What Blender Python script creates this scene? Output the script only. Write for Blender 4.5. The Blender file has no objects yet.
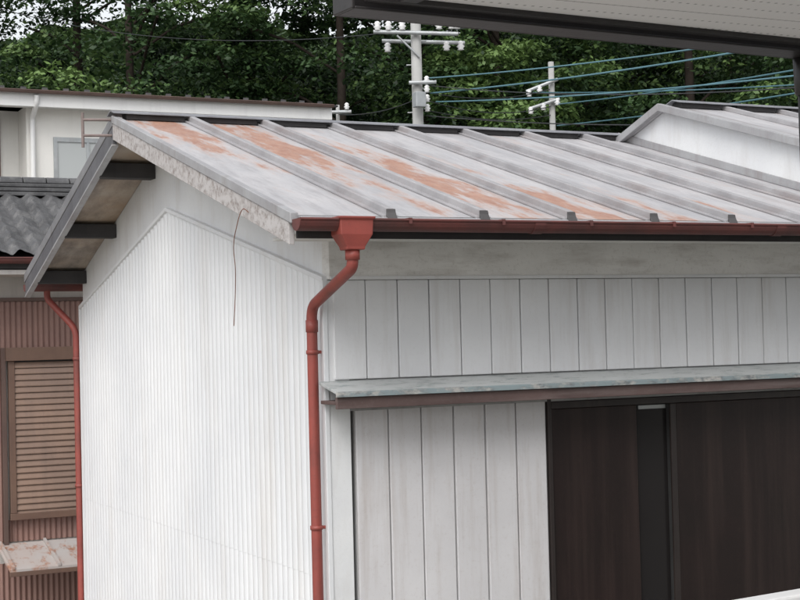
import bpy, math, random
import numpy as np
from mathutils import Vector, Matrix
random.seed(7); np.random.seed(7)
ZE=4.2
S=bpy.context.scene
S.view_settings.view_transform='Standard'; S.view_settings.look='None'; S.view_settings.exposure=0
R2=Vector((0.898,-0.440,0)).normalized(); F2=Vector((0.440,0.898,0)).normalized()
CAM=Vector((-2.978,-6.893,0))
def P(s,d,z=0): 
    v=CAM+R2*s+F2*d; return Vector((v.x,v.y,z))
# ---------------------------------------------------------------- materials
def newmat(name):
    m=bpy.data.materials.new(name); m.use_nodes=True
    n=m.node_tree.nodes; l=m.node_tree.links
    b=n['Principled BSDF']; tc=n.new('ShaderNodeTexCoord')
    return m,n,l,b,tc.outputs['Object']
def mapp(n,l,co,sc,loc=(0,0,0)):
    m=n.new('ShaderNodeMapping'); m.inputs['Scale'].default_value=sc; m.inputs['Location'].default_value=loc
    l.new(co,m.inputs['Vector']); return m.outputs[0]
def noise(n,l,co,scale,detail=6,rough=.6):
    t=n.new('ShaderNodeTexNoise'); t.inputs['Scale'].default_value=scale; t.inputs['Detail'].default_value=detail
    t.inputs['Roughness'].default_value=rough; l.new(co,t.inputs['Vector']); return t.outputs['Fac']
def ramp(n,l,fac,a,b,v0=0.0,v1=1.0):
    t=n.new('ShaderNodeMapRange'); t.inputs['From Min'].default_value=a; t.inputs['From Max'].default_value=b
    t.inputs['To Min'].default_value=v0; t.inputs['To Max'].default_value=v1; t.clamp=True
    l.new(fac,t.inputs['Value']); return t.outputs[0]
def math_(n,l,op,a,b=None):
    t=n.new('ShaderNodeMath'); t.operation=op
    for i,v in enumerate((a,b)):
        if v is None: continue
        if isinstance(v,(int,float)): t.inputs[i].default_value=v
        else: l.new(v,t.inputs[i])
    return t.outputs[0]
def mix(n,l,fac,a,b):
    t=n.new('ShaderNodeMix'); t.data_type='RGBA'
    def put(i,v):
        if isinstance(v,tuple): t.inputs[i].default_value=(*v[:3],1)
        elif isinstance(v,(int,float)): t.inputs[i].default_value=v
        else: l.new(v,t.inputs[i])
    put(0,fac); put(6,a); put(7,b); return t.outputs[2]
def bump(n,l,b,h,strength,dist=.01):
    t=n.new('ShaderNodeBump'); t.inputs['Strength'].default_value=strength; t.inputs['Distance'].default_value=dist
    l.new(h,t.inputs['Height']); l.new(t.outputs[0],b.inputs['Normal'])
def weathered(name,base,alt,dirt,amt=.5,rough=.6,sc=2.5,streak=(9,9,.7),bs=.25,bsc=40,metal=0,fine=.15,th=(.5,.75),spec=.5):
    m,n,l,b,co=newmat(name)
    c=mix(n,l,ramp(n,l,noise(n,l,co,sc),.35,.65),base,alt)
    st=noise(n,l,mapp(n,l,co,streak),1,7,.65)
    c=mix(n,l,ramp(n,l,st,th[0],th[1],0,amt),c,dirt)
    sp=noise(n,l,co,55,4,.7)
    c=mix(n,l,ramp(n,l,sp,.55,.75,0,fine),c,dirt)
    l.new(c,b.inputs['Base Color'])
    b.inputs['Roughness'].default_value=rough
    b.inputs['Metallic'].default_value=metal; b.inputs['Specular IOR Level'].default_value=spec
    if bs: bump(n,l,b,noise(n,l,co,bsc,3,.6),bs,.004)
    return m
def peeling(name,paint,under,under2,th=.52,sc=6,stretch=(1,1,1),rough=.7,soft=.03):
    m,n,l,b,co=newmat(name)
    mp=mapp(n,l,co,stretch)
    f=ramp(n,l,noise(n,l,mp,sc,10,.68),th,th+soft)
    u=mix(n,l,ramp(n,l,noise(n,l,mp,sc*3,6),.4,.6),under,under2)
    p=mix(n,l,ramp(n,l,noise(n,l,co,2.2,6),.35,.7,0,.35),paint,under2)
    c=mix(n,l,f,p,u); l.new(c,b.inputs['Base Color']); b.inputs['Roughness'].default_value=rough
    inv=math_(n,l,'SUBTRACT',1.0,f); bump(n,l,b,inv,.5,.004)
    return m
M={}
M['gable']=weathered('white_painted_corrugated_metal',(.765,.775,.785),(.67,.685,.705),(.54,.50,.45),.40,.45,.9,(4,4,.4),.1,30,fine=.10)
M['plaster']=weathered('white_render',(.76,.77,.775),(.68,.69,.705),(.50,.47,.44),.45,.75,2.0,(6,6,1.2),.4,60,fine=.2)
M['stained']=weathered('stained_white_band',(.74,.73,.71),(.66,.65,.63),(.36,.33,.30),.55,.75,3.0,(3,3,14),.4,50,fine=.4,th=(.48,.7))
M['board']=weathered('white_board_siding',(.72,.725,.735),(.65,.655,.67),(.43,.39,.36),.4,.55,1.6,(14,14,1.0),.25,35,fine=.14)
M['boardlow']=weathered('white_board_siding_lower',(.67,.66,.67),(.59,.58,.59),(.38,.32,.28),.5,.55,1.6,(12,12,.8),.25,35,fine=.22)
M['joint']=weathered('joint_dark',(.10,.10,.10),(.07,.07,.07),(.04,.04,.04),.5,.9)
M['jointg']=weathered('joint_grey',(.42,.42,.42),(.34,.34,.34),(.15,.12,.11),.5,.9)
M['red']=weathered('red_brown_painted_gutter',(.32,.070,.055),(.24,.056,.046),(.12,.055,.045),.6,.5,5,(5,5,2),.2,60,fine=.4)
M['redold']=weathered('faded_red_gutter',(.155,.046,.040),(.10,.037,.034),(.06,.037,.035),.7,.6,6,(3,6,3),.2,60,fine=.4)
M['barge']=peeling('peeling_barge_board',(.48,.46,.455),(.21,.18,.165),(.38,.345,.33),.45,22,(1,1,1),.85,.18)
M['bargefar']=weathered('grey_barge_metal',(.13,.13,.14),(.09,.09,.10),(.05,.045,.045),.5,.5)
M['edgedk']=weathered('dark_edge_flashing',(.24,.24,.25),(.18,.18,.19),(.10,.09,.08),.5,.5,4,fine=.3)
M['wood']=weathered('weathered_plywood_underside',(.46,.41,.36),(.36,.26,.18),(.13,.11,.10),.7,.8,1.3,(4,1.5,4),.3,20,th=(.45,.65))
M['darkwood']=weathered('dark_timber',(.045,.042,.042),(.03,.028,.03),(.015,.015,.015),.5,.8)
M['canopytop']=peeling('pale_blue_canopy_sheet',(.47,.49,.49),(.28,.33,.34),(.36,.37,.36),.54,9,(1,3,1),.55,.08)
M['canopylip']=peeling('teal_canopy_lip',(.26,.32,.335),(.44,.43,.41),(.17,.19,.195),.46,12,(.6,1,1),.55,.10)
M['canopyfront']=weathered('brown_canopy_fascia',(.12,.078,.072),(.085,.056,.052),(.25,.22,.21),.4,.6,3,(2,2,20))
M['edge']=weathered('grey_flashing',(.37,.375,.385),(.29,.285,.295),(.17,.13,.11),.5,.5,4,fine=.3)
M['ridge']=weathered('ridge_cap_grey',(.26,.27,.29),(.18,.18,.20),(.12,.1,.09),.5,.5,4)
M['rib']=weathered('batten_seam_metal',(.38,.375,.385),(.29,.285,.295),(.22,.15,.13),.5,.5,4,(6,1.2,6),fine=.3)
M['capdk']=weathered('batten_end_cap',(.09,.085,.085),(.06,.058,.06),(.04,.03,.03),.5,.6)
M['door']=weathered('dark_brown_door_panel',(.020,.011,.010),(.012,.008,.007),(.07,.045,.038),.45,.45,1.2,(10,10,.5),.15,20,fine=.12,th=(.45,.8),spec=.35)
M['doorframe']=weathered('dark_bronze_frame',(.03,.022,.02),(.02,.015,.014),(.08,.06,.05),.4,.4)
M['black']=weathered('dark_painted_metal',(.03,.027,.027),(.022,.02,.02),(.06,.05,.05),.4,.45)
M['cream']=weathered('cream_house_wall',(.76,.745,.71),(.72,.71,.68),(.55,.54,.50),.2,.7,1)
M['creamdk']=weathered('house_fascia',(.78,.78,.77),(.74,.74,.74),(.5,.5,.5),.3,.6)
M['brownwin']=weathered('brown_window_frame',(.14,.09,.075),(.11,.07,.06),(.06,.05,.04),.4,.5)
M['beige']=weathered('beige_render',(.55,.52,.50),(.48,.46,.43),(.28,.26,.24),.5,.8)
M['brownsid']=weathered('brown_corrugated_siding',(.29,.17,.14),(.23,.135,.115),(.14,.09,.08),.5,.55,2)
M['shutter']=weathered('tan_storm_shutter',(.30,.20,.15),(.24,.165,.13),(.15,.11,.09),.4,.5,2,fine=.25)
M['shutfr']=weathered('shutter_frame_brown',(.18,.11,.08),(.14,.085,.065),(.08,.06,.05),.4,.5)
M['tile']=weathered('grey_clay_tile',(.10,.10,.103),(.055,.055,.057),(.27,.265,.26),.45,.45,5,(6,6,6),.3,40,fine=.4)
M['rustroof']=peeling('rusty_painted_sheet',(.45,.43,.42),(.33,.15,.09),(.44,.30,.24),.50,5,(1.5,1,1),.6,.1)
M['concrete']=weathered('concrete_pole',(.40,.40,.39),(.32,.32,.31),(.2,.2,.19),.4,.8,3)
M['porcelain']=weathered('white_porcelain',(.75,.75,.75),(.7,.7,.7),(.5,.5,.5),.2,.25)
M['galv']=weathered('galvanised_steel',(.42,.44,.45),(.34,.36,.37),(.25,.2,.18),.4,.45,8,metal=.3)
M['bracket']=weathered('corroded_bracket',(.22,.17,.16),(.14,.11,.10),(.1,.06,.05),.4,.6,8)
M['wireteal']=weathered('teal_cable',(.10,.22,.26),(.09,.19,.23),(.08,.15,.2),.3,.4,bs=0)
M['wireblk']=weathered('black_cable',(.03,.035,.04),(.03,.03,.03),(.05,.05,.05),.3,.4,bs=0)
M['rustwire']=weathered('rusty_wire',(.20,.08,.05),(.12,.06,.04),(.06,.04,.03),.5,.8,bs=0)
M['ground']=weathered('ground_gravel_soil',(.34,.33,.30),(.27,.26,.23),(.14,.14,.10),.5,.95,.6,(.5,.5,.5),.6,15)
M['dark_backing_hill']=weathered('dark_hill_backing',(.016,.026,.010),(.007,.013,.005),(.03,.045,.014),.6,1.0,1.2,(1.5,1.5,1.5),1.0,6,spec=0)  # near-black green for the added backing behind the trees
M['bark']=weathered('tree_bark',(.05,.040,.033),(.03,.024,.02),(.015,.015,.012),.6,.95,6,bs=0,spec=.1)
M['whiterail']=weathered('white_railing',(.78,.78,.78),(.75,.75,.75),(.5,.5,.5),.15,.35)
m,n,l,b,co=newmat('window_glass'); b.inputs['Base Color'].default_value=(.02,.018,.018,1); b.inputs['Roughness'].default_value=.12; b.inputs['Specular IOR Level'].default_value=.2; M['glass']=m
m,n,l,b,co=newmat('curtained_glass_and_light_gap'); b.inputs['Base Color'].default_value=(.42,.44,.44,1); b.inputs['Roughness'].default_value=.15; M['curtain_and_light_gap']=m
# main metal roof
m,n,l,b,co=newmat('weathered_metal_roof')
sep=n.new('ShaderNodeSeparateXYZ'); l.new(co,sep.inputs[0]); X=sep.outputs[0]; Y=sep.outputs[1]
pid=math_(n,l,'FLOOR',math_(n,l,'DIVIDE',math_(n,l,'ADD',X,.4),.5))
wn=n.new('ShaderNodeTexWhiteNoise'); wn.noise_dimensions='1D'; l.new(pid,wn.inputs['W'])
base=mix(n,l,wn.outputs['Value'],(.385,.385,.40),(.45,.445,.455))
base=mix(n,l,ramp(n,l,noise(n,l,mapp(n,l,co,(3,1.2,3)),1.5,7,.65),.4,.65,0,.8),base,(.51,.495,.50))
base=mix(n,l,ramp(n,l,noise(n,l,mapp(n,l,co,(16,1.0,8)),1,8,.75),.46,.70,0,.75),base,(.28,.27,.28))
base=mix(n,l,ramp(n,l,noise(n,l,mapp(n,l,co,(5,.8,5),(3,3,3)),1,8,.7),.55,.75,0,.4),base,(.46,.37,.34))
com=n.new('ShaderNodeCombineXYZ'); l.new(X,com.inputs[0]); l.new(Y,com.inputs[1]); l.new(math_(n,l,'MULTIPLY',pid,3.7),com.inputs[2])
pn=noise(n,l,mapp(n,l,com.outputs[0],(3.4,.85,1),(1.3,.4,0)),1.5,11,.70)
cx=math_(n,l,'ADD',math_(n,l,'MULTIPLY',math_(n,l,'SUBTRACT',1.6,Y),.55),.25)
dx=math_(n,l,'ABSOLUTE',math_(n,l,'SUBTRACT',X,cx))
reg=ramp(n,l,dx,.15,1.3,.125,-.12)
dj=math_(n,l,'ABSOLUTE',math_(n,l,'SUBTRACT',math_(n,l,'FRACT',math_(n,l,'DIVIDE',math_(n,l,'ADD',X,100.4),.5)),.5))
mid=ramp(n,l,dj,.15,.48,.02,-.07)   # bare patches keep to the middle of each panel
pf=math_(n,l,'ADD',math_(n,l,'ADD',pn,reg),mid)
soft=ramp(n,l,pf,.48,.60,0,.7)
hard=ramp(n,l,pf,.565,.63,0,.85)
c=mix(n,l,soft,base,(.47,.36,.315)); oc=mix(n,l,ramp(n,l,noise(n,l,mapp(n,l,co,(2,.6,2)),9,8,.7),.4,.62),(.42,.225,.15),(.32,.14,.085))
c=mix(n,l,hard,c,oc)
c=mix(n,l,ramp(n,l,noise(n,l,mapp(n,l,co,(1,.5,1)),60,4,.7),.55,.72,0,.45),c,(.36,.33,.325))
seam_shade=math_(n,l,'MULTIPLY',ramp(n,l,dj,.39,.49),ramp(n,l,noise(n,l,mapp(n,l,co,(4,2,4)),2,6,.7),.35,.65,.3,.9))
c=mix(n,l,seam_shade,c,(.20,.18,.18))  # shadow line beside each batten painted into the sheet colour, broken by noise
l.new(c,b.inputs['Base Color']); l.new(ramp(n,l,noise(n,l,co,5),.3,.7,.36,.55),b.inputs['Roughness'])
bump(n,l,b,noise(n,l,mapp(n,l,co,(3,1,3)),2,5,.5),.45,.025)
M['roof']=m
# perforated soffit
m,n,l,b,co=newmat('white_perforated_soffit')
sep=n.new('ShaderNodeSeparateXYZ'); l.new(co,sep.inputs[0])
def frac(v,s): return math_(n,l,'FRACT',math_(n,l,'DIVIDE',math_(n,l,'ADD',v,100.0),s))
fx=math_(n,l,'ABSOLUTE',math_(n,l,'SUBTRACT',frac(sep.outputs[0],.03),.5)); fy=math_(n,l,'ABSOLUTE',math_(n,l,'SUBTRACT',frac(sep.outputs[1],.10),.5))
d1=math_(n,l,'LESS_THAN',fx,.17); d2=math_(n,l,'LESS_THAN',fy,.055)
dot=math_(n,l,'MULTIPLY',d1,d2)
gy=math_(n,l,'ABSOLUTE',math_(n,l,'SUBTRACT',frac(sep.outputs[1],.3),.5)); gr=math_(n,l,'LESS_THAN',gy,.012)
c=mix(n,l,dot,(.88,.86,.86),(.42,.41,.41)); c=mix(n,l,gr,c,(.5,.48,.48)); l.new(c,b.inputs['Base Color']); b.inputs['Roughness'].default_value=.6
M['soffit']=m
# leaves
m,n,l,b,co=newmat('leaf_foliage')
at=n.new('ShaderNodeAttribute'); at.attribute_name='tint'
cr=n.new('ShaderNodeValToRGB'); l.new(at.outputs['Fac'],cr.inputs[0])
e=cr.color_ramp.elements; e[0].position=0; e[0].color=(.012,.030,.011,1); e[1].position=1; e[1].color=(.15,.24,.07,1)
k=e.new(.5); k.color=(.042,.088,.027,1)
l.new(cr.outputs[0],b.inputs['Base Color']); b.inputs['Roughness'].default_value=.55
tr=n.new('ShaderNodeBsdfTranslucent'); l.new(cr.outputs[0],tr.inputs[0])
mx=n.new('ShaderNodeMixShader'); mx.inputs[0].default_value=.22; l.new(b.outputs[0],mx.inputs[1]); l.new(tr.outputs[0],mx.inputs[2])
l.new(mx.outputs[0],n['Material Output'].inputs[0]); M['leaf']=m
# ---------------------------------------------------------------- geometry helpers
import bmesh
def empty(name):
    o=bpy.data.objects.new(name,None); S.collection.objects.link(o); return o
def obj(name,verts,faces,mat,parent=None,bev=0,smooth=False):
    me=bpy.data.meshes.new(name); me.from_pydata([(v[0],v[1],v[2]+ZE) for v in verts],[],faces)
    me.validate(); me.update()
    bm=bmesh.new(); bm.from_mesh(me); bmesh.ops.recalc_face_normals(bm,faces=bm.faces); bm.to_mesh(me); bm.free()
    o=bpy.data.objects.new(name,me); S.collection.objects.link(o); me.materials.append(mat)
    if parent: o.parent=parent
    if bev:
        md=o.modifiers.new('b','BEVEL'); md.width=bev; md.segments=2; md.limit_method='ANGLE'
    if smooth:
        for p in me.polygons: p.use_smooth=True
    return o
def boxes(name,lst,mat,parent=None,bev=0):
    v=[];f=[]
    for (x0,x1,y0,y1,z0,z1) in lst:
        i=len(v); v+=[(x0,y0,z0),(x1,y0,z0),(x1,y1,z0),(x0,y1,z0),(x0,y0,z1),(x1,y0,z1),(x1,y1,z1),(x0,y1,z1)]
        f+=[tuple(i+k for k in q) for q in ((0,3,2,1),(4,5,6,7),(0,1,5,4),(1,2,6,5),(2,3,7,6),(3,0,4,7))]
    return obj(name,v,f,mat,parent,bev)
def box(name,x0,x1,y0,y1,z0,z1,mat,parent=None,bev=.003): return boxes(name,[(x0,x1,y0,y1,z0,z1)],mat,parent,bev)
def prisms(name,lst,mat,parent=None,bev=0):
    v=[];f=[]
    for (pts,x0,x1) in lst:
        i=len(v); k=len(pts); v+=[(x0,p[0],p[1]) for p in pts]+[(x1,p[0],p[1]) for p in pts]
        f+=[tuple(range(i,i+k)),tuple(range(i+2*k-1,i+k-1,-1))]
        f+=[(i+j,i+(j+1)%k,i+k+(j+1)%k,i+k+j) for j in range(k)]
    return obj(name,v,f,mat,parent,bev)
def rounded(pts,r=.05,seg=5):
    out=[Vector(pts[0])]
    for a,bb,c in zip(pts,pts[1:],pts[2:]):
        a,bb,c=map(Vector,(a,bb,c)); u=(a-bb); w=(c-bb); rr=min(r,u.length*.45,w.length*.45)
        p0=bb+u.normalized()*rr; p2=bb+w.normalized()*rr
        for i in range(seg+1):
            t=i/seg; out.append(p0*(1-t)**2+bb*2*t*(1-t)+p2*t*t)
    out.append(Vector(pts[-1])); return out
def tube(name,pts,r,mat,parent=None,round_=.05,res=5):
    cu=bpy.data.curves.new(name,'CURVE'); cu.dimensions='3D'; cu.bevel_depth=r; cu.bevel_resolution=res; cu.use_fill_caps=True
    pp=rounded(pts,round_) if round_ and len(pts)>2 else [Vector(p) for p in pts]
    sp=cu.splines.new('POLY'); sp.points.add(len(pp)-1)
    for i,p in enumerate(pp): sp.points[i].co=(p[0],p[1],p[2]+ZE,1)
    sp.use_smooth=True
    o=bpy.data.objects.new(name,cu); S.collection.objects.link(o); cu.materials.append(mat)
    if parent: o.parent=parent
    return o
def loft(name,rings,mat,parent=None,smooth=False,bev=0):
    v=[];f=[];k=len(rings[0])
    for r in rings: v+=r
    for i in range(len(rings)-1):
        for j in range(k): f.append((i*k+j,i*k+(j+1)%k,(i+1)*k+(j+1)%k,(i+1)*k+j))
    f.append(tuple(range(k))); f.append(tuple(range(len(v)-1,len(v)-k-1,-1)))
    return obj(name,v,f,mat,parent,bev,smooth)
def circ(x,y,z,r,k=16): return [(x+r*math.cos(2*math.pi*i/k),y+r*math.sin(2*math.pi*i/k),z) for i in range(k)]
def rect(x,y,z,hx,hy): return [(x-hx,y-hy,z),(x+hx,y-hy,z),(x+hx,y+hy,z),(x-hx,y+hy,z)]
def gutter(name,x0,x1,yc,zt,r,mat,parent,joints=()):
    k=10; o=[(yc+r*math.cos(math.pi+math.pi*i/k),zt+r*math.sin(math.pi+math.pi*i/k)) for i in range(k+1)]
    q=[(yc+(r-.006)*math.cos(2*math.pi-math.pi*i/k),zt+(r-.006)*math.sin(2*math.pi-math.pi*i/k)) for i in range(k+1)]
    cap=[(yc+(r+.002)*math.cos(math.pi+math.pi*i/k),zt+.004+(r+.004)*math.sin(math.pi+math.pi*i/k)) for i in range(k+1)]
    lst=[(o+q,x0,x1),(cap,x0-.008,x0),(cap,x1,x1+.008)]
    bead=[(yc-r+.007*math.cos(a),zt+.007*math.sin(a)) for a in [i*math.pi/3 for i in range(6)]]
    lst.append((bead,x0-.006,x1+.006))
    o2=[(yc+(r+.004)*math.cos(math.pi+math.pi*i/k),zt+(r+.004)*math.sin(math.pi+math.pi*i/k)) for i in range(k+1)]
    q2=[(yc+(r+.001)*math.cos(2*math.pi-math.pi*i/k),zt+(r+.001)*math.sin(2*math.pi-math.pi*i/k)) for i in range(k+1)]
    for j in joints: lst.append((o2+q2,j-.03,j+.03))
    return prisms(name,lst,mat,parent)
# ================================================================= MAIN HOUSE
H=empty('white_metal_roofed_house')
p=.389; YR=2.435; ZR=1.436; XE=3.45
zn=lambda y:.576+.293*(y+.5)
zf=lambda y:ZR-.33*(y-YR)
prisms('walls',[([(.062,-4.2),(4.87,-4.2),(4.87,zf(4.87)-.06),(YR,ZR-.06),(.062,zn(.06)-.06)],0,XE)],M['plaster'],H)
def ztop(y): return .297+(.872-.297)*y/2.57 if y<2.57 else .872-(.872-.30)*(y-2.57)/(4.87-2.57)
v=[];f=[]
zrows=[9,.6,.3,0,-.3,-.6,-.9,-1.198,-1.20,-1.6,-2.1,-2.8,-3.5,-4.18]
rs=random.Random(4)
for sidx in range(8):
    base0=len(v); n0=sidx*64; n1=(sidx+1)*64; dphi=rs.uniform(-.0015,.0015); tw=rs.uniform(-.001,.001)
    for i in range(n0,n1+1):
        y=4.88*i/512; sh=abs(math.sin(math.pi*i/8))
        for jj,zz in enumerate(zrows):
            dent=.0011*math.sin(y*3.1+zz*2.3+sidx)+.0009*math.sin(y*7.3-zz*3.7)
            off=(.0012 if jj>=8 else 0)+dphi+tw*zz*.3+(dent if jj>0 else 0)
            v.append((-.008-.012*sh**.8+off,y,min(zz,ztop(y)-.004-.0001*jj)))
    K=len(zrows)
    for i in range(n1-n0):
        for j in range(K-1): f.append((base0+i*K+j,base0+(i+1)*K+j,base0+(i+1)*K+j+1,base0+i*K+j+1))
me=bpy.data.meshes.new('corrugated_cladding'); me.from_pydata([(a[0],a[1],a[2]+ZE) for a in v],[],f); me.update(); me.materials.append(M['gable'])
oc_=bpy.data.objects.new('corrugated_cladding',me); S.collection.objects.link(oc_); oc_.parent=H
prisms('cladding_trim',[([(-.003,.290),(2.57,.864),(2.57,.888),(-.003,.314)],-.034,-.001),([(2.57,.864),(4.885,.292),(4.885,.316),(2.57,.888)],-.034,-.001)],M['gable'],H,.003)
box('cladding_end_trim',-.03,0,4.882,4.90,-4.2,.3,M['gable'],H)
box('corner_post',-.006,.108,0.0,.06,-4.2,.297,M['plaster'],H)
box('corner_flashing',-.032,-.0065,-.006,.035,-4.2,.297,M['gable'],H)
bl=[];x=.02
while x<XE+1.2:
    dy=random.uniform(-.003,.003); g=random.uniform(.002,.005); bl.append((x+g,x+.177,.0+dy-.014,.03,-.20,.297)); x+=.18
boxes('upper_siding_boards',bl,M['board'],H,.004)
box('upper_siding_backing',.11,XE+1.2,.004,.061,-.36,.296,M['jointg'],H,0)
bl=[];x=.135
for i in range(6):
    bl.append((x+random.uniform(.003,.006),x+.182,.006+random.uniform(-.003,.003),.04,-4.2,-.30)); x+=.1865
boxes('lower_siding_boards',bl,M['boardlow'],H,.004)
box('lower_siding_backing',.133,1.26,.022,.0612,-4.2,-.361,M['jointg'],H,0)
box('corner_shadow_gap',.109,.132,.041,.0612,-4.2,-.361,M['joint'],H,0)
box('plaster_band',-.004,XE+1.2,-.03,.0595,.300,.50,M['stained'],H,.004)
box('siding_top_batten',.0,XE+1.2,-.036,-.0305,.298,.316,M['board'],H,.002)
box('eave_soffit',-.30,XE+1.2,-.50,-.031,.488,.503,M['stained'],H)
box('eave_fascia',-.37,XE+1.2,-.512,-.502,.468,.575,M['darkwood'],H)
t=.045
prisms('roof_sheet_near',[([(-.53,zn(-.53)),(YR,ZR),(YR,ZR-t),(-.53,zn(-.53)-t)],-p,XE-.003)],M['roof'],H)
prisms('roof_underside_near',[([(-.50,zn(-.50)-t-.002),(YR-.002,ZR-t-.002),(YR-.002,ZR-t-.014),(-.50,zn(-.5)-t-.014)],-p+.003,-.001)],M['wood'],H)
prisms('roof_sheet_far',[([(YR+.001,ZR),(5.08,zf(5.08)),(5.08,zf(5.08)-t),(YR+.001,ZR-t)],-p,XE-.003)],M['roof'],H)
prisms('roof_underside_far',[([(YR+.002,ZR-t-.002),(5.05,zf(5.05)-t-.002),(5.05,zf(5.05)-t-.014),(YR+.002,ZR-t-.014)],-p+.003,-.001)],M['wood'],H)
rx=[.1+.5*k for k in range(7)]
L=[];caps=[];loL=[]
for x in rx:
    L.append(([(-.535,zn(-.535)+.001),(YR-.03,zn(YR-.03)+.001),(YR-.03,zn(YR-.03)+.046),(-.535,zn(-.535)+.046)],x-.018,x+.018))
    loL.append(([(-.535,zn(-.535)+.0015),(YR-.03,zn(YR-.03)+.0015),(YR-.03,zn(YR-.03)+.012),(-.535,zn(-.535)+.012)],x-.040,x+.040))
    j=random.uniform(-.004,.004)
    caps.append(([(-.565+j,zn(-.55)-.012),(-.536,zn(-.536)-.012),(-.536,zn(-.536)+.044),(-.541,zn(-.54)+.026)],x-.025,x+.025))
prisms('roof_batten_seams',L,M['rib'],H,.005)
prisms('roof_batten_shadow_skirts',loL,M['rib'],H,.002)  # low strips added to draw the shadow line along each batten
prisms('batten_end_caps',caps,M['capdk'],H,.002)
L2=[([(YR+.03,zf(YR+.03)),(5.09,zf(5.09)),(5.09,zf(5.09)+.034),(YR+.03,zf(YR+.03)+.034)],x-.017,x+.017) for x in rx]
prisms('roof_batten_seams_far',L2,M['rib'],H)
prisms('gable_edge_flashing',[([(-.54,zn(-.54)-.03),(YR,ZR-.03),(YR,ZR+.020),(-.54,zn(-.54)+.020)],-p-.022,-p+.018),],M['edge'],H,.004)
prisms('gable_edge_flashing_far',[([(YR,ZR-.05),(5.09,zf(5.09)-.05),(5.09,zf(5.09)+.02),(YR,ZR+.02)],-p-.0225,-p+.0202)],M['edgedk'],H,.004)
prisms('eave_drip_edge',[([(-.55,zn(-.55)-.035),(-.531,zn(-.531)-.03),(-.531,zn(-.531)+.004),(-.55,zn(-.55)+.004)],-p+.027,XE-.003)],M['edge'],H,.003)
prisms('barge_board_near',[([(-.505,zn(-.505)-.135),(YR,ZR-.135),(YR,ZR-.031),(-.505,zn(-.505)-.031)],-p-.016,-p+.012)],M['barge'],H,.003)
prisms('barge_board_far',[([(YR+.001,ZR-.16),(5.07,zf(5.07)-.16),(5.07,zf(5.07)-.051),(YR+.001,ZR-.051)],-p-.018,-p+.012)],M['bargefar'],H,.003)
prisms('barge_lower_strip',[([(YR+.001,ZR-.175),(5.07,zf(5.07)-.175),(5.07,zf(5.07)-.161),(YR+.001,ZR-.161)],-p-.024,-p+.02)],M['edge'],H,.002)
pl=[]
for yy in (2.86,3.85,4.74):
    zt=zf(yy+.08)-t-.016; pl.append((-p+.013,-.001,yy,yy+.11,zt-.10,zt))
boxes('purlins',pl,M['darkwood'],H,.004)
low=[]
xs=[-p]+rx+[XE-.003]
for a,b_ in zip(xs[:-1],xs[1:]): low.append((a+.06,b_-.05,YR-.055,YR+.05,ZR-.01,ZR+.034))
boxes('ridge_shadow_blocks',low,M['darkwood'],H,.003)  # dark blocks stand in for the shadow gaps under the cap
prisms('ridge_cap',[([(YR-.08,ZR+.028),(YR,ZR+.052),(YR+.08,ZR+.028),(YR+.08,ZR+.022),(YR,ZR+.045),(YR-.08,ZR+.022)],-p-.03,XE-.003)],M['ridge'],H)
gutter('gutter',-p-.005,XE+1.2,-.585,.548,.052,M['redold'],H,(.86,2.35))
L=[]
for k in range(9):
    x=.15+.5*k
    L.append((x-.008,x+.008,-.645,-.50,.552,.558)); L.append((x-.008,x+.008,-.646,-.640,.53,.556))
boxes('gutter_brackets',L,M['redold'],H)
hx,hy=-.125,-.585
loft('rainwater_hopper',[rect(hx,hy,.562,.092,.068),rect(hx,hy,.552,.092,.068),rect(hx,hy,.545,.083,.06),rect(hx,hy,.480,.080,.058),rect(hx,hy,.425,.048,.044),rect(hx,hy,.41,.045,.042)],M['red'],H,bev=.004)
tube('downpipe',[(hx,hy,.415),(hx,hy,.33),(-.078,.03,.165),(-.078,.03,-4.15)],.027,M['red'],H,.07)
loft('pipe_collar_upper',[circ(hx,hy,.41,.034),circ(hx,hy,.365,.034)],M['red'],H,True)
loft('pipe_collar_mid',[circ(-.078,.03,.10,.031),circ(-.078,.03,.04,.031)],M['red'],H,True)
for k,z in enumerate((-.06,-.93,-2.2)):
    loft('pipe_clamp_%d'%(k+1),[circ(-.078,.03,z+.010,.032),circ(-.078,.03,z-.010,.032)],M['red'],H,True)
    box('clamp_arm_%d'%(k+1),-.07,-.01,.022,.038,z-.008,z+.008,M['red'],H)
gutter('gutter_far',-p+.0,XE,5.14,zf(5.08)-.07,.052,M['redold'],H)
zz=zf(5.08)-.13
tube('downpipe_far',[(-.22,5.14,zz+.02),(-.22,5.14,zz-.05),(-.045,4.93,zz-.30),(-.045,4.93,-4.15)],.026,M['red'],H,.07)
for k,z in enumerate((-.1,-1.1,-2.4)): loft('far_pipe_clamp_%d'%(k+1),[circ(-.045,4.93,z+.012,.031),circ(-.045,4.93,z-.012,.031)],M['red'],H,True)
cx0=-.06; cxe=XE+.6
prisms('canopy_top',[([(.0,-.205),(-.209,-.2535),(-.209,-.266),(.0,-.222)],cx0,cxe)],M['canopytop'],H,.002)
prisms('canopy_lip',[([(-.2095,-.2525),(-.224,-.256),(-.226,-.280),(-.2095,-.280)],cx0-.002,cxe)],M['canopylip'],H,.002)
box('canopy_fascia',cx0+.005,cxe-.005,-.209,-.185,-.338,-.2815,M['canopyfront'],H)
box('canopy_underside',cx0+.006,cxe-.005,-.181,-.002,-.318,-.30,M['canopyfront'],H)
box('door_jamb',1.262,1.285,.0,.0615,-4.2,-.319,M['doorframe'],H)
box('door_head',1.286,XE+.5,-.0,.058,-.40,-.362,M['doorframe'],H)
box('door_inner_dark',1.286,XE+.5,.0585,.0615,-4.2,-.401,M['joint'],H,0)
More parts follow.
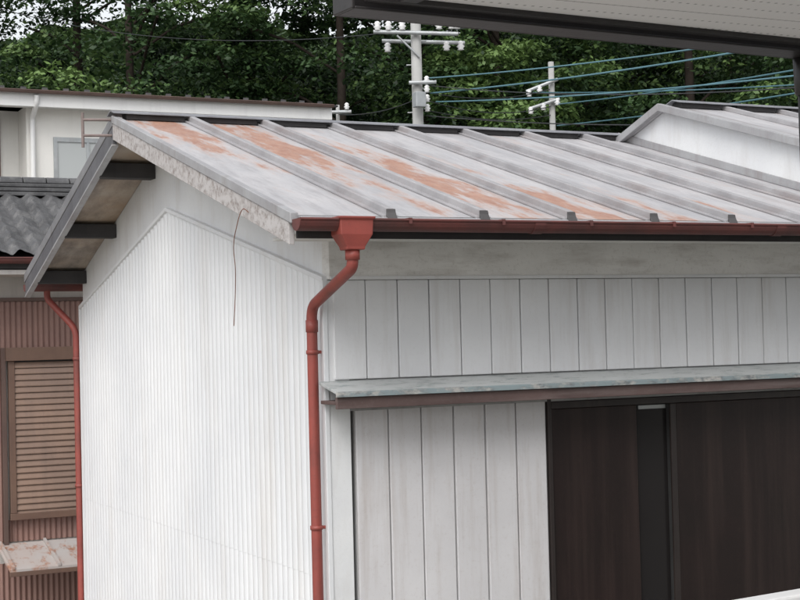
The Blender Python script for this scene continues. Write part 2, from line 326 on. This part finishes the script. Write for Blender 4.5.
box('sliding_panel',1.288,1.848,.022,.036,-4.2,-.402,M['door'],H)
box('sliding_panel_stile',2.062,2.10,.002,.018,-4.2,-.402,M['doorframe'],H)
box('sliding_panel_right',2.102,XE+.4,.006,.016,-4.2,-.402,M['door'],H)
box('glass_pane',1.86,2.06,.040,.046,-4.2,-.43,M['glass'],H,0)
box('painted_light_gap',1.875,2.055,.040,.0462,-.428,-.408,M['curtain_and_light_gap'],H,0)  # pale strip painted in for light showing above the glass
tube('ridge_bracket_bar',[(-.58,2.5,1.255),(-.58,2.5,1.475)],.010,M['bracket'],H,0)
tube('ridge_bracket_arm_1',[(-.40,2.45,1.43),(-.585,2.5,1.43)],.009,M['bracket'],H,0)
tube('ridge_bracket_arm_2',[(-.40,2.45,1.33),(-.585,2.5,1.33)],.009,M['bracket'],H,0)
tube('hanging_rusty_wire',[(-.41,.0,.63),(-.43,.02,.655),(-.44,.05,.62),(-.455,.085,.52),(-.455,.105,.46),(-.445,.105,.36),(-.445,.12,.22),(-.45,.135,.08)],.0022,M['rustwire'],H,.05,2)
# ================================================================= ADJOINING HOUSE
A=empty('adjoining_white_house')
ya,za=1.855,1.60; XA=7.5
prisms('walls',[([(.064,-4.2),(4.0,-4.2),(4.0,za-.33*(4.0-ya)-.03),(ya,za-.03),(.064,za-.30*(ya-.064)-.03)],XE,XA)],M['plaster'],A)
an=lambda y:za-.30*(ya-y); af=lambda y:za-.33*(y-ya)
prisms('roof_near',[([(-.3,an(-.3)),(ya,za),(ya,za-.028),(-.3,an(-.3)-.028)],XE-.05,XA+.3)],M['roof'],A)
prisms('roof_far',[([(ya+.001,za),(4.3,af(4.3)),(4.3,af(4.3)-.028),(ya+.001,za-.028)],XE-.05,XA+.3)],M['roof'],A)
prisms('gable_edge',[([(-.31,an(-.31)-.035),(ya,za-.035),(ya,za+.02),(-.31,an(-.31)+.02)],XE-.07,XE-.03),([(ya,za-.035),(4.31,af(4.31)-.035),(4.31,af(4.31)+.02),(ya,za+.02)],XE-.07,XE-.03)],M['edge'],A,.004)
prisms('roof_batten_seams',[([(-.31,an(-.31)),(ya-.02,an(ya-.02)),(ya-.02,an(ya-.02)+.034),(-.31,an(-.31)+.034)],x-.017,x+.017) for x in [3.95+.5*k for k in range(8)]],M['rib'],A,.004)
prisms('ridge_cap',[([(ya-.08,za+.028),(ya,za+.052),(ya+.08,za+.028),(ya+.08,za+.022),(ya,za+.045),(ya-.08,za+.022)],XE+.06,XA+.3)],M['ridge'],A)
boxes('ridge_shadow_blocks',[(3.55+.5*k,3.90+.5*k,ya-.055,ya+.05,za-.01,za+.034) for k in range(8)],M['darkwood'],A,.003)  # same dark blocks in place of shadow under this ridge cap
prisms('roof_abutment_flashing',[([(-.5,zn(-.5)+.002),(YR,ZR+.002),(YR,ZR+.055),(-.5,zn(-.5)+.055)],XE-.012,XE-.0005)],M['edge'],A,.002)
# ================================================================= TILE ROOF HOUSE
T=empty('tile_roofed_house')
Yw=7.0
box('walls',-6,3.0,Yw,11,-4.2,.80,M['beige'],T,0)
def corr(name,x0,x1,y,z0,z1,pitch,amp,mat,par):
    nn=int((x1-x0)/pitch*8); v=[];f=[]
    for i in range(nn+1):
        x=x0+(x1-x0)*i/nn; yy=y-amp*math.cos(2*math.pi*i/8); v+=[(x,yy,z0),(x,yy,z1)]
    for i in range(nn): f.append((2*i,2*i+2,2*i+3,2*i+1))
    return obj(name,v,f,mat,par,smooth=True)
corr('brown_siding_upper',-6,3.0,Yw-.016,-.02,.42,.05,.008,M['brownsid'],T)
corr('brown_siding_left',-6,-.22,Yw-.016,-1.76,-.022,.05,.008,M['brownsid'],T)
corr('brown_siding_lower',-.22,3.0,Yw-.016,-1.76,-1.56,.05,.008,M['brownsid'],T)
corr('brown_siding_ground_floor',-6,3.0,Yw-.016,-4.2,-1.95,.05,.008,M['brownsid'],T)
box('siding_top_trim',-6,3,Yw-.04,Yw-.001,.422,.455,M['brownwin'],T)
box('corner_pipe',-.235,-.195,Yw-.07,Yw-.03,-1.8,.0,M['brownwin'],T)
box('shutter_head',-.20,1.6,Yw-.12,Yw-.026,-.12,-.00,M['shutfr'],T)
boxes('shutter_frame',[(-.175,-.12,Yw-.085,Yw-.027,-1.50,-.121),(1.5,1.55,Yw-.085,Yw-.027,-1.50,-.121),(-.18,1.56,Yw-.10,-0+Yw-.027,-1.56,-1.501)],M['shutfr'],T,.004)
L=[]
zc=-.135
while zc>-1.48:
    L.append(([(Yw-.062,zc),(Yw-.045,zc),(Yw-.045,zc-.052),(Yw-.074,zc-.052),(Yw-.076,zc-.044)],-.119,1.499)); zc-=.056
prisms('shutter_slats',L,M['shutter'],T)
box('shutter_backing',-.119,1.499,Yw-.044,Yw-.03,-1.50,-.122,M['joint'],T,0)
prisms('rusty_lean_to_roof',[([(Yw-.03,-1.77),(Yw-.60,-1.93),(Yw-.60,-1.95),(Yw-.03,-1.79)],-.30,3.0)],M['rustroof'],T)
prisms('lean_to_ribs',[([(Yw-.03,-1.768),(Yw-.605,-1.928),(Yw-.605,-1.905),(Yw-.03,-1.745)],x,x+.025) for x in (-.28,.12,.52,.92)],M['rustroof'],T)
box('lean_to_fascia',-.30,3.0,Yw-.61,-0+Yw-.585,-1.99,-1.951,M['shutfr'],T)
def tileroof(name,x0,x1,y0,z0,sl,length,mat,par):
    pitch=.20; row=.19; nx=int((x1-x0)/pitch*10); v=[];f=[]
    rows=int(length/row)
    ys=[]
    for r in range(rows):
        for q,h in ((0.0,.034),(.5,.017),(.95,.002)): ys.append((r*row+q*row,h))
    for (yy,h) in ys:
        for i in range(nx+1):
            x=x0+(x1-x0)*i/nx; u=((x-x0)/pitch)%1
            w=.022*math.sin(2*math.pi*u)+.008*math.sin(4*math.pi*u)
            v.append((x,y0+yy,z0+yy*sl+h+w))
    for a in range(len(ys)-1):
        for i in range(nx): k=a*(nx+1)+i; f.append((k,k+1,k+nx+2,k+nx+1))
    return obj(name,v,f,mat,par)
ye,zeav=6.38,.80
tileroof('roof_tiles',-6,3.2,ye,zeav,.45,1.6,M['tile'],T)
prisms('roof_base',[([(ye+.02,zeav-.05),(ye+1.6,zeav+.67),(ye+1.6,zeav+.60),(ye+.02,zeav-.11)],-6,3.2),([(ye+1.6,zeav+.70),(ye+5.2,zeav-.9),(ye+5.2,zeav-.97),(ye+1.6,zeav+.60)],-6,3.2)],M['darkwood'],T)
yr=ye+1.62; zr=zeav+.72
boxes('ridge_tile_courses',[(-6,3.2,yr-.13+.02*k,yr+.13-.02*k,zr-.04+.045*k,zr-.002+.045*k) for k in range(3)],M['tile'],T,.008)
L=[]
for k in range(40):
    x=-6+.23*k
    L.append(([(yr+.085*math.cos(a),zr+.092+.065*math.sin(a)) for a in [i*math.pi/8 for i in range(9)]],x,x+.22))
prisms('ridge_round_tiles',L,M['tile'],T,.006)
gutter('gutter',-6,3.2,ye-.05,zeav-.02,.05,M['redold'],T)
boxes('eave_soffit',[(-6,3.2,ye+.02,Yw-.001,zeav-.16,zeav-.12)],M['beige'],T)
# ================================================================= WHITE HOUSE BEHIND
B=empty('cream_flat_eaved_house')
Yb=13.0
box('walls',1.35,5.45,Yb,21,-4.2,3.18,M['cream'],B,0)
box('walls_set_back',-8,1.349,Yb+.5,21,-4.2,3.18,M['cream'],B,0)
boxes('fascia',[(-8.1,5.62,Yb-.30,Yb-.27,3.13,3.31),(5.59,5.62,Yb-.269,21,3.13,3.31)],M['creamdk'],B,.006)
box('soffit',-8,5.588,Yb-.269,Yb-.001,3.155,3.175,M['creamdk'],B)
prisms('roof',[([(Yb-.33,3.34),(17,3.8),(21.3,3.34),(21.3,3.30),(Yb-.33,3.315)],-8.2,5.7)],M['darkwood'],B)
L=[(x,x+.07,Yb-.22,Yb-.19,3.355,3.40) for x in np.arange(-8,5.6,.28)]
boxes('snow_guards',L,M['capdk'],B)
gutter('gutter',-8.1,5.6,Yb-.37,3.33,.04,M['brownwin'],B)
tube('downpipe',[(1.42,Yb-.33,3.28),(1.42,Yb-.30,3.16),(1.42,Yb-.05,3.02),(1.42,Yb-.05,-4.1)],.035,M['creamdk'],B,.05)
boxes('window_frame',[(1.70,2.62,Yb-.03,-.001+Yb,2.72,2.78),(1.70,2.62,Yb-.03,Yb-.001,1.5,1.56),(1.70,1.75,Yb-.03,Yb-.001,1.56,2.72),(2.57,2.62,Yb-.03,Yb-.001,1.56,2.72),(2.14,2.18,Yb-.028,Yb-.001,1.56,2.72)],M['galv'],B)
box('window_pane',1.75,2.57,Yb-.012,Yb-.002,1.56,2.72,M['curtain_and_light_gap'],B,0)
boxes('side_window_frame',[(.2,1.1,Yb+.46,Yb+.499,3.0,3.06),(1.04,1.1,Yb+.46,Yb+.499,1.8,3.0),(.2,.26,Yb+.46,Yb+.499,1.8,3.0)],M['brownwin'],B)
box('side_window_pane',.26,1.04,Yb+.48,Yb+.498,1.8,3.0,M['brownwin'],B,0)
# ================================================================= UTILITY POLES AND WIRES
def pole(name,s,d,ztop,r0):
    E=empty(name); b=P(s,d)
    loft('shaft',[circ(b.x,b.y,-4.2,r0*1.45),circ(b.x,b.y,ztop,r0)],M['concrete'],E,True)
    return E,b
def arm(E,b,z,l,r,tilt=0,nm='crossarm',off=.12):
    a=b-R2*l-F2*off; c=b+R2*r-F2*off
    tube(nm,[(a.x,a.y,z+tilt),(c.x,c.y,z-tilt)],.03,M['galv'],E,0,3)
def insul(E,pt,z,nm='insulator',s=1.0):
    rr=[(.012,-.06),(.045,-.05),(.03,-.03),(.055,0),(.03,.025),(.045,.05),(.02,.08),(.008,.085)]
    loft(nm,[circ(pt.x,pt.y,z+dz*s,rad*s*1.15,10) for rad,dz in rr],M['porcelain'],E,True)
E1,b1=pole('utility_pole',.33,22,4.72,.075)
arm(E1,b1,4.45,.62,.62,.03); arm(E1,b1,4.36,.50,.72,.03,'crossarm_lower',-.12)
for dx in (-.56,-.40,.34,.52,.60,-.2): insul(E1,b1+R2*dx-F2*.12,4.55,'insulator')
for dx in (.45,.66,-.42): insul(E1,b1+R2*dx+F2*.12,4.28,'insulator_lower')
arm(E1,b1,3.72,.12,.28,0,'service_arm'); 
for z in (3.75,3.62,3.48,3.34): insul(E1,b1+R2*.14-F2*.1,z,'rack_insulator',.8)
box('junction_box',b1.x-.16,b1.x+.0,b1.y-.28,b1.y-.14,3.34,3.56,M['galv'],E1,.01)
tube('strap_brace',[(b1.x-.3,b1.y+.02,4.42),(b1.x,b1.y-.1,4.1)],.015,M['galv'],E1,0)
for k in range(8):
    q=b1+R2*(.15 if k%2 else -.15); tube('climbing_step_%d'%k,[(b1.x,b1.y,1.9+.35*k),(q.x,q.y,1.9+.35*k)],.01,M['galv'],E1,0,2)
E3,b3=pole('utility_pole',-.92,24,3.75,.03)
arm(E3,b3,3.62,.22,.22,0,'crossarm'); insul(E3,b3+R2*.15-F2*.12,3.7,'insulator',.8)
E2,b2=pole('utility_pole',2.72,26,4.72,.05)
arm(E2,b2,4.30,.45,.10,-.1,'crossarm',.1); arm(E2,b2,3.98,.4,.12,-.08,'crossarm_lower',.1)
for dx,z in ((-.40,4.16),(-.22,4.22),(-.38,3.86),(-.16,3.92),(.08,4.0)): insul(E2,b2+R2*dx-F2*.1,z,'insulator',.9)
def wire(E,nm,a,b,sag,r,mat,ext=1.0):
    A_=P(a[0],a[1],a[2]); B_=P(b[0],b[1],b[2]); B_=A_+(B_-A_)*ext
    pts=[]
    for i in range(25):
        t=i/24; q=A_.lerp(B_,t); q.z-=4*sag*t*(1-t); pts.append(tuple(q))
    tube(nm,pts,r,mat,E,0,2)
WW=empty('overhead_cables')
for i,(a,b,sg,r,mt,ex) in enumerate([
 ((.53,22,3.58),(3.55,18,3.35),.10,.012,'wireteal',1.8),((.46,22,3.80),(3.08,18,3.40),.08,.010,'wireteal',1.8),
 ((.6,22,3.45),(4.1,16,2.79),.12,.010,'wireteal',1.6),((2.80,26,3.61),(4.86,18,2.9),.08,.011,'wireteal',1.6),
 ((2.79,26,3.98),(4.86,18,3.18),.08,.011,'wireteal',1.6),((2.4,26,4.2),(5.0,18,3.02),.10,.009,'wireteal',1.6),
 ((.37,22,3.62),(2.7,26,4.25),.14,.008,'wireblk',1),((.4,22,3.5),(2.7,26,3.95),.16,.008,'wireblk',1),
 ((.4,22,3.35),(2.7,26,3.8),.12,.008,'wireblk',1),((.3,22,4.52),(-9,30,7.2),.5,.007,'wireblk',1),
 ((.9,22,4.5),(3.1,26,5.8),.1,.006,'wireblk',2.5),((-.92,24,3.6),(.33,22,3.5),.08,.008,'wireblk',1),
 ((.45,22,3.7),(4.6,17,2.95),.25,.008,'wireblk',1.5),((.45,22,3.25),(4.9,17,2.55),.22,.008,'wireblk',1.5)]):
    wire(WW,'cable_%d'%(i+1),a,b,sg,r,M[mt],ex)
# ================================================================= VERANDA ROOF
V=empty('veranda_roof')
e1=Vector((.998,.058,0)).normalized(); e2=Vector((.058,-.998,0)).normalized(); O=Vector((-1.065,-2.663,0))
def vb(name,a0,a1,c0,c1,z0,z1,mat,par=V,bev=.003):
    v=[]
    for z in (z0,z1):
        for (a,c) in ((a0,c0),(a1,c0),(a1,c1),(a0,c1)):
            q=O+e1*a+e2*c; v.append((q.x,q.y,z))
    return obj(name,v,[(0,3,2,1),(4,5,6,7),(0,1,5,4),(1,2,6,5),(2,3,7,6),(3,0,4,7)],mat,par,bev)
vb('soffit_panel',.16,6,.16,5.2,1.035,1.05,M['soffit'],V,0)
vb('front_fascia',.0,6,.115,.159,1.02,1.20,M['black'])
vb('side_fascia',.10,.159,.16,5.2,1.02,1.20,M['black'])
vb('roof_sheet',-.02,6.05,.10,5.3,1.201,1.24,M['black'])
vb('gutter_bottom',-.03,6,.0,.114,1.0,1.008,M['black']); vb('gutter_front',-.03,6,-.012,0,1.0,1.10,M['black']); vb('gutter_end',-.042,-.0305,-.012,.114,1.0,1.11,M['black'])
q=Vector((.842,-2.573,0))
loft('post',[circ(q.x,q.y,-4.2,.035),circ(q.x,q.y,1.0,.035)],M['black'],V,True)
loft('post_collar',[circ(q.x,q.y,.86,.036),circ(q.x,q.y,.87,.046),circ(q.x,q.y,.998,.05)],M['black'],V,True)
N_=empty('neighbouring_house_behind_viewpoint')
vb('wall',-1.2,8,5.2,5.7,-4.2,1.034,M['plaster'],N_,0)
vb('veranda_floor',-.6,6,2.0,5.19,-1.75,-1.6,M['concrete'],N_,.01)
G=empty('veranda_railing')
d=Vector((.263,.039,0)).normalized(); A0=Vector((-.878,-4.192,0)); nrm=Vector((-d.y,d.x,0))
def rb(name,t0,t1,w0,w1,z0,z1):
    v=[]
    for z in (z0,z1):
        for (a,c) in ((t0,w0),(t1,w0),(t1,w1),(t0,w1)):
            k=A0+d*a+nrm*c; v.append((k.x,k.y,z))
    return obj(name,v,[(0,3,2,1),(4,5,6,7),(0,1,5,4),(1,2,6,5),(2,3,7,6),(3,0,4,7)],M['whiterail'],G,.006)
rb('top_rail',-.55,3.5,-.06,.0,-.64,-.60); rb('bottom_rail',-.55,3.5,-.045,-.015,-1.54,-1.51)
for k in range(28): rb('baluster_%d'%k,-.5+.14*k,-.48+.14*k,-.04,-.02,-1.509,-.641)
# ================================================================= GROUND, HILL, TREES
obj('ground',[(-400,-400,-4.2),(400,-400,-4.2),(400,400,-4.2),(-400,400,-4.2)],[(0,1,2,3)],M['ground'])
HH=16.2
def hillz(dd): return -4.25+(1-math.exp(-(max(dd-26,0)/14)**1.3))*HH
v=[];f=[];nx,ny=160,70
hr=np.random.default_rng(9)
for j in range(ny+1):
    for i in range(nx+1):
        s=-60+120*i/nx; dd=26+45*j/ny; g=min(1,(dd-26)/5)
        h=hillz(dd)+ (.5*math.sin(s*.3+dd*.2)+.35*math.sin(s*.9-dd*.5)+hr.normal(0,.28))*g
        q=P(s,dd,h); v.append(tuple(q))
for j in range(ny):
    for i in range(nx): k=j*(nx+1)+i; f.append((k,k+1,k+nx+2,k+nx+1))
obj('dark_backing_hill',v,f,M['dark_backing_hill'])  # added dark backing, makes the gaps between leaves read dark
TR=empty('distant_tree_row')
rng=np.random.default_rng(3)
cent=[];rad=[];tin=[]
trees=[(-11.5,32),(-9.2,30.5),(-6.9,33),(-5.0,29.8),(-3.2,32),(-1.2,30.2),(.6,33),(2.5,30.5),(4.3,33),(5.9,30),(7.8,32.5),(9.6,30.3),(12,32)]
for ti,(s,dd) in enumerate(trees):
    base=P(s,dd); H_=rng.uniform(10.3,12.8); zb=hillz(dd)-.4
    lean=rng.uniform(-.6,.6,2)
    trunk=[(base.x,base.y,zb),(base.x+lean[0]*.3,base.y+lean[1]*.3,zb+3),(base.x+lean[0],base.y+lean[1],zb+6.5),(base.x+lean[0]*1.3,base.y+lean[1],zb+H_)]
    loft('trunk_%d'%ti,[circ(q[0],q[1],q[2],r,8) for q,r in zip(trunk,(.20,.15,.09,.03))],M['bark'],TR,True)
    tt=rng.uniform(.2,.55)
    for k in range(118):
        hz=rng.uniform(.12,1.0)
        ang=rng.uniform(0,2*math.pi); R_=rng.uniform(.3,1)**.6*(2.3*math.sin(math.pi*min(max(hz*.80+.10,0),1))+.6)
        x=base.x+lean[0]*hz+R_*math.cos(ang); y=base.y+lean[1]*hz+R_*math.sin(ang); z=zb+hz*H_
        if z<.8 and rng.random()<.8: continue
        cent.append((x,y,z)); rad.append(rng.uniform(.35,.95)); tin.append(tt+rng.uniform(-.35,.38))
        if k%8==0:
            a=Vector((base.x+lean[0]*hz*.8,base.y+lean[1]*hz*.8,max(z-R_*.5,zb+1)))
            tube('limb_%d_%d'%(ti,k),[tuple(a),tuple(a.lerp(Vector((x,y,z)),.5)+Vector((0,0,.15))),(x,y,z)],.03,M['bark'],TR,.2,1)
for k in range(60):
    q=P(rng.uniform(.9,3.3),rng.uniform(28,29.5)); cent.append((q.x,q.y,rng.uniform(2.4,5.6))); rad.append(rng.uniform(.35,.6)); tin.append(rng.uniform(.5,.9))
# undergrowth and farther crowns on the slope behind
for k in range(170):
    s_=rng.uniform(-13,13); d_=rng.uniform(34,39); q=P(s_,d_); cent.append((q.x,q.y,hillz(d_)+rng.uniform(.2,3.2))); rad.append(rng.uniform(.8,1.5)); tin.append(rng.uniform(.0,.35))
cent=np.array(cent);rad=np.array(rad);tin=np.array(tin)
nl=250; nb=len(cent); T_=nb*nl
bi=np.repeat(np.arange(nb),nl)
u=rng.normal(size=(T_,3)); u/=np.linalg.norm(u,axis=1)[:,None]
u[:,2]=np.where(rng.random(T_)<.45,np.abs(u[:,2]),u[:,2])
rr=rng.random(T_)**.45
pos=cent[bi]+u*rr[:,None]*rad[bi][:,None]*np.array([1.2,1.2,.45])
pos[:,2]-=.25*(np.hypot(u[:,0],u[:,1])*rr)**2*rad[bi]
nrm=np.stack([rng.normal(0,.6,T_)+u[:,0]*.4,rng.normal(0,.6,T_)+u[:,1]*.4,np.ones(T_)*.8],1); nrm/=np.linalg.norm(nrm,axis=1)[:,None]
t1=np.cross(nrm,rng.normal(size=(T_,3))); t1/=np.linalg.norm(t1,axis=1)[:,None]; t2=np.cross(nrm,t1)
ln=rng.uniform(.042,.082,T_)[:,None]*np.where(rad[bi]>.96,1.5,1.0)[:,None]; wd=ln*rng.uniform(.45,.65,T_)[:,None]
vv=np.stack([pos-t1*ln,pos+t2*wd-t1*ln*.1,pos+t1*ln,pos-t2*wd-t1*ln*.1],1).reshape(-1,3); vv[:,2]+=ZE
me=bpy.data.meshes.new('foliage'); me.vertices.add(T_*4); me.vertices.foreach_set('co',vv.ravel().astype(np.float32))
me.loops.add(T_*4); me.loops.foreach_set('vertex_index',np.arange(T_*4,dtype=np.int32))
me.polygons.add(T_); me.polygons.foreach_set('loop_start',np.arange(0,T_*4,4,dtype=np.int32)); me.polygons.foreach_set('loop_total',np.full(T_,4,dtype=np.int32))
me.update(calc_edges=True)
at=me.attributes.new('tint','FLOAT','FACE')
tv=np.clip(tin[bi]+rng.normal(0,.13,T_)+.32*(u[:,2]*rr),0,1); at.data.foreach_set('value',tv.astype(np.float32))  # light from above put into the tint: leaves paler toward bough tops
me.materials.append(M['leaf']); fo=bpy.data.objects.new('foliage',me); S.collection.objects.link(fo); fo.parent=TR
# ================================================================= LIGHT
el=math.radians(50); rot=math.atan2(-.66,-.68)
w=bpy.data.worlds.new('World'); S.world=w; w.use_nodes=True; n=w.node_tree.nodes; l=w.node_tree.links
sk=n.new('ShaderNodeTexSky'); sk.sky_type='NISHITA'; sk.sun_disc=False; sk.sun_elevation=el; sk.sun_rotation=rot; sk.dust_density=3; sk.air_density=1.0
hs=n.new('ShaderNodeHueSaturation'); hs.inputs['Saturation'].default_value=.18; hs.inputs['Value'].default_value=1.5
l.new(sk.outputs[0],hs.inputs['Color']); l.new(hs.outputs[0],n['Background'].inputs[0]); n['Background'].inputs[1].default_value=.15
sd=bpy.data.lights.new('sun','SUN'); sd.energy=1.1; sd.angle=math.radians(40); sd.color=(1,.975,.94)
so_=bpy.data.objects.new('sun',sd); S.collection.objects.link(so_)
dirv=Vector((math.sin(rot)*math.cos(el),math.cos(rot)*math.cos(el),math.sin(el)))
so_.rotation_euler=dirv.to_track_quat('Z','Y').to_euler()
# ================================================================= CAMERA
cd=bpy.data.cameras.new('camera'); cd.sensor_width=36; cd.lens=1505/800*36; cd.clip_end=2000; cd.clip_start=.05
co_=bpy.data.objects.new('camera',cd); S.collection.objects.link(co_)
pt=math.atan(38/1505); rho=.025
fw=F2*math.cos(pt)+Vector((0,0,math.sin(pt))); up=Vector((0,0,math.cos(pt)))-F2*math.sin(pt)
cx_=R2*math.cos(rho)-up*math.sin(rho); cy_=R2*math.sin(rho)+up*math.cos(rho)
co_.matrix_world=Matrix((( cx_.x,cy_.x,-fw.x,CAM.x),(cx_.y,cy_.y,-fw.y,CAM.y),(cx_.z,cy_.z,-fw.z,ZE),(0,0,0,1)))
S.camera=co_
